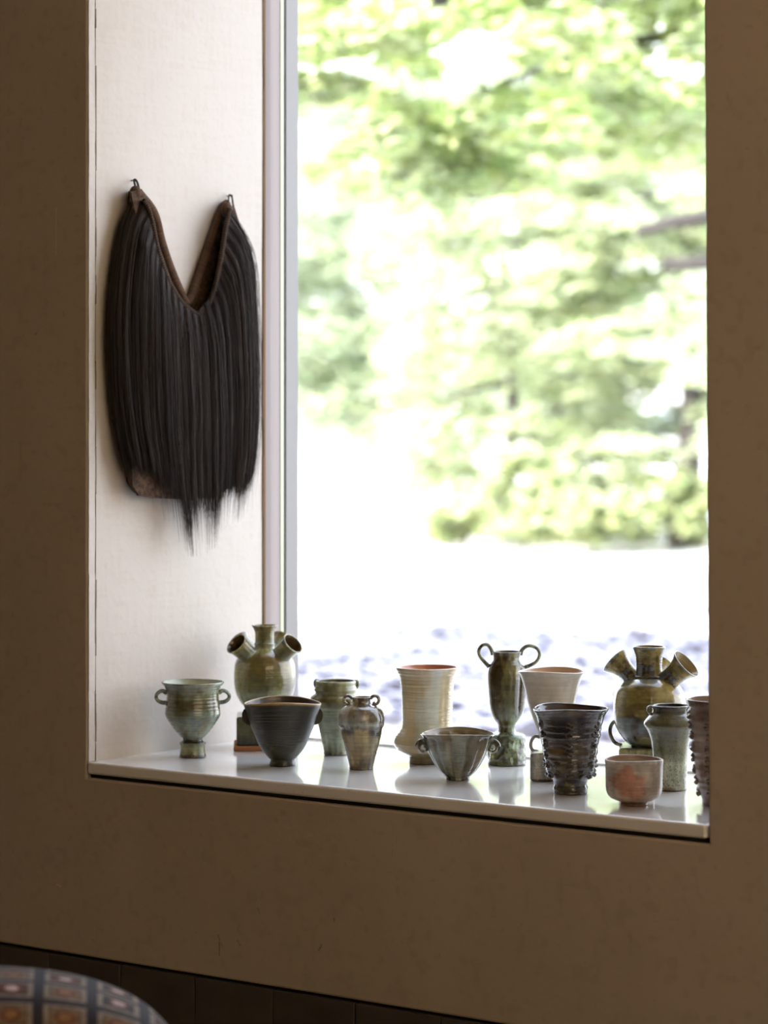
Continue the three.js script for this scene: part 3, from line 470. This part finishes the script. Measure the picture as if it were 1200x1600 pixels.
{
  const shape2 = (o) => new THREE.Shape(o.map((p) => new THREE.Vector2(-p[2], p[1])));
  const panel = (o, x, th) => { const g = new THREE.ExtrudeGeometry(shape2(o), { depth: th, bevelEnabled: false }); g.rotateY(Math.PI / 2).translate(x, 0, 0); return metricUV(g); };
  const weave = tex(256, 256, (u, v) => { const a = 0.5 + 0.5 * Math.sin(u * 256) * Math.sin(v * 256 + Math.sin(u * 256)), n = fbm(u, v, 12, 12, 3, 401); return mixc([32, 22, 15], [136, 104, 76], clamp(a * 0.5 + (n - 0.4) * 0.9, 0, 1)); });
  weave.repeat.set(10, 10);
  const cloth = std({ map: weave, bumpMap: weave, bumpScale: 0.0015, roughness: 1 });
  const t = thing('hair_fringed_pouch', 'dark hair-fringed woven pouch with a deep V neck hanging on the left reveal', 'wall hanging', [0, 0, 0]);
  mesh('back_panel', panel(backOutline, 0.004, 0.006), cloth, t);
  mesh('front_panel', panel(frontOutline, 0.038, 0.006), cloth, t);
  // gusset joining the two panels round the sides and the hem
  const n0 = 13, pos = [], idx = [];
  for (let i = n0; i < frontOutline.length; i++) { pos.push(...frontOutline[i], ...backOutline[i]); }
  pos.push(...frontOutline[0], ...backOutline[0]);
  for (let i = 0; i < pos.length / 6 - 1; i++) idx.push(i * 2, i * 2 + 1, i * 2 + 2, i * 2 + 1, i * 2 + 3, i * 2 + 2);
  const gg = new THREE.BufferGeometry(); gg.setAttribute('position', new THREE.Float32BufferAttribute(pos, 3)); gg.setIndex(idx); gg.computeVertexNormals();
  const gm = std({ map: weave, roughness: 1, side: THREE.DoubleSide });
  mesh('gusset', metricUV(gg), gm, t);
  const bandM = std({ map: weave, color: new THREE.Color(1.35, 1.25, 1.15), bumpMap: weave, bumpScale: 0.002, roughness: 1 });
  const bf = bandFront.map(V3), bb = bandBack.map(V3);
  mesh('neck_band', tube(bf, 0.0048, 0.0048, 120, 8), bandM, t);
  mesh('back_neck_band', tube(bb, 0.0095, 0.0095, 120, 8), bandM, t);
  const cf = new THREE.CatmullRomCurve3(bf, false, 'centripetal'), st = [];
  for (let i = 0; i < 110; i++) { const p = cf.getPointAt((i + 0.5) / 110), q = cf.getTangentAt((i + 0.5) / 110), g = new THREE.TorusGeometry(0.0053, 0.0011, 5, 10); g.applyQuaternion(new THREE.Quaternion().setFromUnitVectors(new THREE.Vector3(0, 0, 1), q)); g.translate(p.x, p.y, p.z); st.push(g); }
  mesh('stitching', mergeGeometries(st), std({ color: 0x2a211b, roughness: 0.9 }), t).userData.kind = 'stuff';
  const cordM = std({ color: 0x15120f, roughness: 0.95 });
  mesh('hanging_cord', tube(cordLeft, 0.0022, 0.0022, 40, 6), cordM, t);
  mesh('hanging_cord', tube(cordRight, 0.0020, 0.0020, 40, 6), cordM, t);
  for (const [c, n] of [[frontOutline[1], 5], [frontOutline[12], 6]]) for (let k = 0; k < 1; k++) { const g = new THREE.SphereGeometry(0.013, 14, 10); g.scale(1, 1.3, 1); g.translate(c[0] - 0.008, c[1] - 0.008, c[2]); mesh('strap_end', g, bandM, t); }
  // the hair: locks of fine strands sewn along the neck band, falling to and past the hem
  const G = guides.map((g) => g.map(V3)), K = G.length, pA = [], iA = [], cA = [];
  const guideAt = (s, k, out) => { const f = clamp(s * (K - 1), 0, K - 1.0001), i = Math.floor(f), w = f - i; return out.copy(G[i][k]).lerp(G[i + 1][k], w); };
  const P = new THREE.Vector3(), pts = [];
  const strand = (s, cut, spread, lift, tint, r0, lockPh) => {
    pts.length = 0;
    for (let k = 0; k < 8; k++) pts.push(guideAt(s, k, new THREE.Vector3()));
    const jz = gauss() * spread, jx = lift, wav = rr(0.2, 1), ph = lockPh + gauss() * 0.5;
    for (let k = 1; k < 8; k++) { const w = k / 7; pts[k].z += jz * w * (0.5 + 0.8 * w) + 0.0022 * wav * Math.sin(k * 1.6 + ph); pts[k].x += jx * Math.min(1, k / 2) + gauss() * 0.0008; }
    pts[0].x += gauss() * 0.002; pts[0].y += gauss() * 0.004;
    const c = new THREE.CatmullRomCurve3(pts), S = 11, base = pA.length / 3;
    for (let i = 0; i <= S; i++) {
      const u = i / S * cut; c.getPoint(u, P); if (P.x < 0.004) P.x = 0.004;
      const r = r0 * (i === S ? 0.15 : 1 - 0.45 * (i / S));
      for (let j = 0; j < 3; j++) { const a = j / 3 * Math.PI * 2 + s * 50; pA.push(P.x + Math.cos(a) * r, P.y, P.z + Math.sin(a) * r); cA.push(tint[0], tint[1], tint[2]); }
      if (i) for (let j = 0; j < 3; j++) { const a = base + (i - 1) * 3 + j, b = base + (i - 1) * 3 + (j + 1) % 3; iA.push(a, a + 3, b, b, a + 3, b + 3); }
    }
  };
  const LOCKS = 190;
  for (let l = 0; l < LOCKS; l++) {
    const s0 = clamp((l + 0.5) / LOCKS + gauss() * 0.004, 0, 1), lockLift = gauss() * 0.006, ph = rr(0, 6), hue = rr(0.6, 1.5);
    const tuft = Math.max(Math.exp(-(((s0 - 0.44) / 0.05) ** 2)), 0.75 * Math.exp(-(((s0 - 0.60) / 0.05) ** 2)), 0.45 * Math.exp(-(((s0 - 0.83) / 0.03) ** 2)));
    const lockCut = clamp(0.875 + tuft * 0.12 * rnd() + gauss() * 0.02, 0.7, 1);
    for (let k = 0; k < 40; k++) {
      const q = rnd(), cut = clamp(lockCut + gauss() * 0.035 + (q < 0.1 * tuft ? 0.1 : 0), 0.4, 1), b = hue * rr(0.6, 1.5) * (rnd() < 0.08 ? 2.8 : 1);
      strand(clamp(s0 + gauss() * 0.012, 0, 1), cut, cut > 0.9 ? 0.011 : 0.005, lockLift + gauss() * 0.003, [0.026 * b, 0.0175 * b, 0.0125 * b], rr(0.00028, 0.0005), ph);
    }
  }
  for (let k = 0; k < 420; k++) { const b = rr(0.5, 1.4); strand(rr(0.22, 0.97), rr(0.88, 1), 0.014, rr(-0.004, 0.006), [0.026 * b, 0.018 * b, 0.013 * b], 0.00032, rr(0, 6)); }
  for (let k = 0; k < 520; k++) { const b = rr(0.8, 2.4); strand(rnd(), rr(0.6, 1), 0.018, rr(0, 0.016), [0.03 * b, 0.022 * b, 0.018 * b], 0.00026, rr(0, 6)); }
  const hg = new THREE.BufferGeometry(); hg.setAttribute('position', new THREE.Float32BufferAttribute(pA, 3)); hg.setAttribute('color', new THREE.Float32BufferAttribute(cA, 3)); hg.setIndex(iA); hg.computeVertexNormals();
  mesh('hair', hg, phys({ specularIntensity: 0.34, color: 0xffffff, vertexColors: true, roughness: 0.5 }), t).userData.kind = 'stuff';
  // the nails that carry it
  const nailM = std({ color: 0x2a2724, metalness: 0.8, roughness: 0.5 });
  const nail = (y, z, label) => { const n = thing('nail', label, 'nail', [0, y, z], 0); mesh('shank', new THREE.CylinderGeometry(0.0014, 0.0012, 0.022, 10).rotateZ(Math.PI / 2).translate(0.003, 0, 0), nailM, n); mesh('head', new THREE.CylinderGeometry(0.0026, 0.0024, 0.0014, 14).rotateZ(Math.PI / 2).translate(0.0145, 0, 0), nailM, n); };
  nail(1.8015, -0.130, 'small dark nail carrying the left cord of the hair-fringed pouch');
  nail(1.7915, -0.438, 'small dark nail carrying the right cord of the hair-fringed pouch');
}

// ---------------------------------------------------------------- patterned ottoman in the room
{
  const kilim = tex(512, 512, (u, v) => {
    const cu = u * 4, cv = v * 4, fu = cu - Math.floor(cu), fv = cv - Math.floor(cv), id = hash(Math.floor(cu) % 4, Math.floor(cv) % 4, 61), d = Math.max(Math.abs(fu - 0.5), Math.abs(fv - 0.5)) * 2, n = fbm(u, v, 60, 60, 2, 63);
    let c;
    if (d > 0.80) c = [30, 28, 42]; else if (d > 0.6) c = [150, 140, 128]; else if (d > 0.55) c = [60, 40, 34]; else c = id < 0.4 ? [92, 52, 40] : id < 0.7 ? [44, 40, 42] : [132, 112, 84];
    const r = Math.hypot(fu - 0.5, fv - 0.5);
    if (r < 0.13) c = id < 0.6 ? [226, 206, 204] : [158, 122, 78]; else if (r < 0.2) c = [120, 66, 52];
    return c.map((x) => x * (0.8 + 0.4 * n));
  });
  const t = thing('ottoman', 'patchwork-patterned upholstered ottoman in the lower left foreground', 'ottoman', [0.905, 0, 1.355], 0.76);
  const g = new THREE.SphereGeometry(1, 128, 96), p = g.attributes.position, v = new THREE.Vector3(), sg = (x, e) => Math.sign(x) * Math.pow(Math.abs(x), e);
  for (let i = 0; i < p.count; i++) {
    v.fromBufferAttribute(p, i); const h = Math.hypot(v.x, v.z), k = h ? Math.pow(h, 0.62) : 0, c = h ? v.x / h : 1, d = h ? v.z / h : 0;
    p.setXYZ(i, 0.43 * k * sg(c, 0.62), 0.27 + 0.232 * sg(v.y, 0.72), 0.19 * k * sg(d, 0.62));
  }
  g.computeVertexNormals();
  const n = g.attributes.normal, uv = g.attributes.uv;
  for (let i = 0; i < p.count; i++) { const x = p.getX(i), y = p.getY(i), z = p.getZ(i), w = sstep(n.getY(i), 0.3, 0.8); uv.setXY(i, (x + 0.017 + 0.25 * z * (1 - w) * (Math.abs(n.getX(i)) > 0.6 ? 1 : 0)) / 0.30, (y * 0.8 - z + 0.02) / 0.30); }
  mesh('cover', g, std({ map: kilim, bumpMap: kilim, bumpScale: 0.002, color: new THREE.Color(0.6, 0.58, 0.58), roughness: 0.85 }), t);
  for (const [x, z] of [[-0.3, -0.11], [0.3, -0.11], [-0.3, 0.11], [0.3, 0.11]]) mesh('leg', new THREE.CylinderGeometry(0.02, 0.014, 0.08, 16).translate(x, 0.04, z), std({ color: 0x241a14, roughness: 0.6 }), t);
}

// ---------------------------------------------------------------- outside: ground and trees
const depthOf = (x, z) => (x - EYE.x) * AHEAD.x + (z - EYE.z) * AHEAD.z, sideOf = (x, z) => (x - EYE.x) * RIGHT.x + (z - EYE.z) * RIGHT.z;
const rise = (x, z) => { const d = depthOf(x, z); return 1.15 * sstep(d, 37, 62) + 2.5 * sstep(d, 62, 130) + 0.05 * (vnoise(x * 0.5 + 200, z * 0.5 + 400, 4096, 4096, 5) - 0.5) * sstep(d, 8, 12); };
{
  const g = new THREE.PlaneGeometry(130, 150, 200, 240).rotateX(-Math.PI / 2).translate(-35, 0, WALL_Z - 75), p = g.attributes.position;
  for (let i = 0; i < p.count; i++) p.setY(i, rise(p.getX(i), p.getZ(i)) - 0.02);
  g.computeVertexNormals();
  const map = tex(512, 512, (u, v) => { const a = fbm(u, v, 6, 6, 4, 501), b = fbm(u, v, 40, 40, 3, 505), c = mixc([208, 205, 202], [222, 219, 216], a); return mixc(c, [186, 180, 188], clamp((b - 0.52) * 3, 0, 0.7)); });
  map.repeat.set(40, 46);
  struct('ground', g, std({ map, roughness: 1 }), 'pale gravel ground outside the window');
}
function leafGeo(kind) {
  const g = new THREE.BufferGeometry(), p = [], idx = [];
  const pts = kind === 'maple' ? [[0, -0.5], [0.22, -0.3], [0.5, -0.22], [0.3, 0.02], [0.42, 0.28], [0.16, 0.24], [0, 0.55], [-0.16, 0.24], [-0.42, 0.28], [-0.3, 0.02], [-0.5, -0.22], [-0.22, -0.3]] : [[0, -0.5], [0.1, -0.3], [0.16, 0], [0.1, 0.3], [0, 0.5], [-0.1, 0.3], [-0.16, 0], [-0.1, -0.3]];
  p.push(0, 0.06, 0); for (const [x, y] of pts) p.push(x, -Math.abs(x) * 0.25, y);
  for (let i = 1; i <= pts.length; i++) idx.push(0, i, i % pts.length + 1);
  g.setAttribute('position', new THREE.Float32BufferAttribute(p, 3)); g.setIndex(idx); g.computeVertexNormals();
  return g;
}
const mapleLeaf = leafGeo('maple'), spray = leafGeo('spray');
const leafMat = (r, g, b) => phys({ color: new THREE.Color().setRGB(r, g, b), roughness: 0.75, transmission: 0.5, thickness: 0, side: THREE.DoubleSide });
const barkMat = std({ map: tex(128, 256, (u, v) => mixc([48, 45, 43], [74, 69, 65], fbm(u, v, 18, 6, 4, 511))), roughness: 0.95 });
// clusters: [centre, [rx, ry, rz], leaves, size, droop]
function foliage(parent, geo, mat, clusters) {
  const n = clusters.reduce((a, c) => a + c[2], 0), im = new THREE.InstancedMesh(geo, mat, n), d = new THREE.Object3D(), col = new THREE.Color();
  let i = 0;
  for (const [c, r, k, size, droop = 0] of clusters) {
    const tone = rr(0.8, 1.15);
    for (let q = 0; q < k; q++, i++) {
      let x, y, z; do { x = rr(-1, 1); y = rr(-1, 1); z = rr(-1, 1); } while (x * x + y * y + z * z > 1);
      d.position.set(c.x + x * r[0], c.y + y * r[1] - droop * (x * x + z * z) * r[0], c.z + z * r[2]);
      d.rotation.set(gauss() * 0.7, rr(0, 6.283), gauss() * 0.7); d.scale.setScalar(size * rr(0.6, 1.35)); d.updateMatrix(); im.setMatrixAt(i, d.matrix);
      const b = tone * rr(0.75, 1.2); im.setColorAt(i, col.setRGB(b * rr(0.92, 1.1), b, b * rr(0.8, 1.1)));
    }
  }
  im.name = 'foliage'; im.userData.kind = 'stuff'; im.castShadow = im.receiveShadow = true; parent.add(im);
  return im;
}
function tree(name, label, base, { h, r, lean = [0, 0], limbs = [], leaf, mat, clusters, category = 'tree' }) {
  const t = thing(name, label, category, [0, 0, 0]);
  const gx = base.x, gz = base.z, gy = rise(gx, gz) - 0.1, top = new THREE.Vector3(gx + lean[0], gy + h, gz + lean[1]), mid = new THREE.Vector3(gx + lean[0] * 0.3 + 0.1, gy + h * 0.5, gz + lean[1] * 0.3);
  if (r) mesh('trunk', tube([new THREE.Vector3(gx, gy, gz), mid, top], (u) => r * (1.15 - 0.95 * u + 0.4 * Math.exp(-u * 25)), 0, 24, 10), barkMat, t);
  for (const l of limbs) mesh('branch', tube(l.pts, l.r0, l.r1, 18, 7), barkMat, t);
  foliage(t, leaf, mat, clusters);
  return t;
}
// box of clusters spread over part of a crown: pixel-free list of centres between two corners of a slab seen from the window
function spreadClusters(n, x0, x1, y0, y1, d0, d1, make, keep) {
  const out = []; let guard = 0;
  while (out.length < n && guard++ < n * 40) { const x = rr(x0, x1), y = rr(y0, y1); if (keep && !keep(x, y)) continue; out.push(make(at(x, y, rr(d0, d1)))); }
  return out;
}
{ // maple reaching over from the right, its crown across the top of the view
  const base = at(1330, 840, 18); base.y = 0;
  const mk = (size, k, rx, ry) => (c) => [c, [rx * rr(0.7, 1.3), ry * rr(0.7, 1.3), rx * rr(0.7, 1.3)], k, size, 0.25];
  const cl = [
    ...spreadClusters(46, 560, 1300, -260, 240, 15, 20, mk(0.13, 150, 0.42, 0.16), (x, y) => y < 60 + (x - 480) * 0.42),
    ...spreadClusters(24, 860, 1180, -40, 190, 16, 20, mk(0.12, 130, 0.34, 0.14)),
    ...spreadClusters(20, 570, 800, 100, 290, 16, 19, mk(0.12, 100, 0.30, 0.11)),
    ...spreadClusters(9, 620, 820, -20, 100, 16, 19, mk(0.12, 90, 0.26, 0.1)),
    ...spreadClusters(16, 440, 640, -200, 60, 15, 18, mk(0.12, 120, 0.30, 0.12), (x, y) => y < 70 - (x - 470) * 0.2),
    ...spreadClusters(9, 440, 620, 110, 260, 15, 18, mk(0.12, 70, 0.22, 0.08), (x, y) => Math.abs(y - 120 - (x - 460) * 0.1) < 30 || Math.abs(y - 245 + (x - 460) * 0.3) < 26),
  ];
  const L = (a, b, c, r0, r1) => ({ pts: [a, b, c], r0, r1 });
  tree('maple_tree', 'yellow-green broadleaf tree whose branches cross the top of the window view', base, { h: 6, r: 0.2, lean: [0.3, 0.2], leaf: mapleLeaf, mat: leafMat(0.47, 0.56, 0.26), clusters: cl,
    limbs: [L(at(1320, 100, 18), at(1000, -60, 17.6), at(640, 10, 17), 0.09, 0.05), L(at(640, 10, 17), at(570, 50, 16.6), at(470, 90, 16.2), 0.05, 0.02), L(at(1320, 200, 18), at(1050, 60, 18), at(780, 130, 17.5), 0.07, 0.02), L(at(1000, -60, 17.6), at(900, 60, 17), at(840, 180, 16.8), 0.04, 0.015)] });
}
{ // bare-limbed tree just beyond the right edge
  const base = at(1250, 840, 22); base.y = 0;
  tree('bare_limbed_tree', 'tree at the right edge of the view with two thick bare horizontal limbs', base, { h: 5, r: 0.17, leaf: spray, mat: leafMat(0.40, 0.47, 0.28),
    limbs: [{ pts: [at(1253, 321, 22), at(1110, 338, 22), at(1060, 346, 22), at(995, 362, 22)], r0: 0.09, r1: 0.05 }, { pts: [at(1253, 404, 22), at(1110, 411, 22), at(1036, 413, 22)], r0: 0.075, r1: 0.06 }],
    clusters: spreadClusters(20, 1060, 1300, 430, 700, 23, 25, (c) => [c, [0.45, 0.12, 0.45], 120, 0.17, 0.35]) });
}
{ // layered conifers in the middle distance
  const mk = (size, k, rx, ry) => (c) => [c, [rx * rr(0.6, 1.3), ry * rr(0.6, 1.3), rx * rr(0.6, 1.3)], k, size, 0.4];
  const edge = (x, y) => { const low = x < 600 ? 650 + (x - 465) * 0.3 : x < 690 ? 690 + (x - 600) * 1.5 : 835; return y < low; };
  const b1 = at(1070, 838, 31); b1.y = 0;
  tree('hemlock_tree', 'layered conifer on the right with its pale brown trunk showing low down', b1, { h: 4.6, r: 0.17, leaf: spray, mat: leafMat(0.48, 0.545, 0.34),
    limbs: [0, 1, 2, 3, 4].map((k) => ({ pts: [at(1070, 300 + k * 70, 31), at(1070 - 90 + k * 40, 310 + k * 70, 30.6), at(1070 - 190 + k * 80, 345 + k * 70, 30.2)], r0: 0.045, r1: 0.015 })),
    clusters: [...spreadClusters(140, 860, 1240, 180, 560, 29.5, 33, mk(0.20, 62, 0.40, 0.11)), ...spreadClusters(38, 860, 1240, 560, 800, 29.5, 33, mk(0.2, 80, 0.45, 0.12))] });
  const b2 = at(790, 838, 33); b2.y = 0;
  tree('hemlock_tree', 'broad layered conifer filling the middle of the view with drooping bright sprays', b2, { h: 3.6, r: 0.11, leaf: spray, mat: leafMat(0.47, 0.535, 0.33),
    limbs: [0, 1, 2, 3, 4, 5].map((k) => ({ pts: [at(790, 300 + k * 75, 33), at(790 + (k % 2 ? 90 : -90), 320 + k * 75, 32.6), at(790 + (k % 2 ? 180 : -180), 360 + k * 75, 32.2)], r0: 0.05, r1: 0.015 })),
    clusters: [...spreadClusters(175, 600, 980, 200, 600, 30.5, 35, mk(0.20, 62, 0.42, 0.115), edge), ...spreadClusters(70, 620, 980, 600, 815, 31, 35, mk(0.2, 90, 0.5, 0.13), edge)] });
  const b3 = at(430, 838, 38); b3.y = 0;
  tree('pale_tree', 'pale sunlit conifer at the left behind the others, over the bright clearing', b3, { h: 8, r: 0.12, leaf: spray, mat: leafMat(0.40, 0.47, 0.32),
    clusters: spreadClusters(125, 430, 660, 240, 690, 36, 40, mk(0.24, 90, 0.65, 0.17), edge) });
  for (const [i, x, d, w, lab] of [[0, 360, 74, 260, 'distant pale wood edge left of the clearing'], [1, 620, 80, 260, 'distant hazy trees behind the clearing'], [2, 860, 70, 260, 'distant trees screened by the middle conifer'], [3, 1100, 72, 260, 'distant trees screened by the right conifer']]) {
    const b = at(x, 700, d);
    tree('distant_tree', lab, b, { h: 12, r: 0.3, leaf: spray, mat: leafMat(0.36, 0.42, 0.28), clusters: spreadClusters(60, x - w / 2, x + w / 2, 100, 690, d - 3, d + 4, (c) => [c, [1.7, 0.7, 1.7], 130, 0.5, 0.3], (px, py) => i !== 1 || py < 660) });
  }
}
{ // more of the wood to the right, seen only from a step aside
  for (const [x, d, lab] of [[1560, 30, 'layered conifer right of the bare-limbed tree, outside the window edge'], [2050, 33, 'second layered conifer further right along the wood edge, outside the window edge']]) {
    const b = at(x, 838, d); b.y = 0;
    tree('hemlock_tree', lab, b, { h: 6, r: 0.17, leaf: spray, mat: leafMat(0.47, 0.535, 0.33), clusters: spreadClusters(110, x - 260, x + 260, -60, 800, d - 2, d + 2, (c) => [c, [0.55, 0.14, 0.55], 80, 0.22, 0.4]) });
  }
}
{ // low shrubs along the wood edge
  const mk = (size, k, rx, ry) => (c) => [c, [rx * rr(0.7, 1.2), ry * rr(0.7, 1.2), rx * rr(0.7, 1.2)], k, size, 0.1];
  for (const [x, d, y0, w, lab] of [[810, 29.5, 705, 60, 'bright yellow-green shrub at the foot of the middle conifer'], [920, 29, 770, 60, 'low rounded shrub right of the bright yellow-green shrub'], [1050, 30, 745, 60, 'pale spreading shrub at the foot of the right conifer'], [720, 31, 790, 40, 'small dark low shrub at the left end of the wood edge']]) {
    const b = at(x, 838, d); b.y = 0;
    tree('shrub', lab, b, { h: 0.5, r: 0.025, leaf: mapleLeaf, mat: leafMat(0.46, 0.53, 0.27), category: 'shrub', clusters: spreadClusters(20, x - w, x + w, y0, 835, d - 0.4, d + 0.4, mk(0.11, 90, 0.24, 0.14)) });
  }
}
{ // leaf litter in the shade of the house
  const n = 9000, im = new THREE.InstancedMesh(mapleLeaf, std({ color: new THREE.Color().setRGB(0.42, 0.40, 0.46), roughness: 1, side: THREE.DoubleSide }), n), d = new THREE.Object3D(), col = new THREE.Color();
  for (let i = 0; i < n; i++) {
    let x, z, k = 0; do { const q = rr(8.5, 19.5), s = rr(-0.1, 0.36) * q; x = EYE.x + AHEAD.x * q + RIGHT.x * s; z = EYE.z + AHEAD.z * q + RIGHT.z * s; } while (k++ < 20 && vnoise(x * 0.8 + 300, z * 0.8 + 300, 4096, 4096, 77) < 0.52);
    d.position.set(x, rise(x, z) + rr(0, 0.03), z); d.rotation.set(gauss() * 0.5, rr(0, 6.28), gauss() * 0.5); d.scale.setScalar(rr(0.06, 0.16)); d.updateMatrix(); im.setMatrixAt(i, d.matrix);
    const b = rr(0.6, 1.5); im.setColorAt(i, col.setRGB(b, b, b));
  }
  im.name = 'leaf_litter'; im.userData = { label: 'grey-brown fallen leaves scattered on the shaded ground outside', category: 'leaves', kind: 'stuff' }; im.castShadow = im.receiveShadow = true; scene.add(im);
}
scene.traverse((o) => { if (o.isMesh) o.castShadow = o.receiveShadow = true; });
renderer.render(scene, camera);
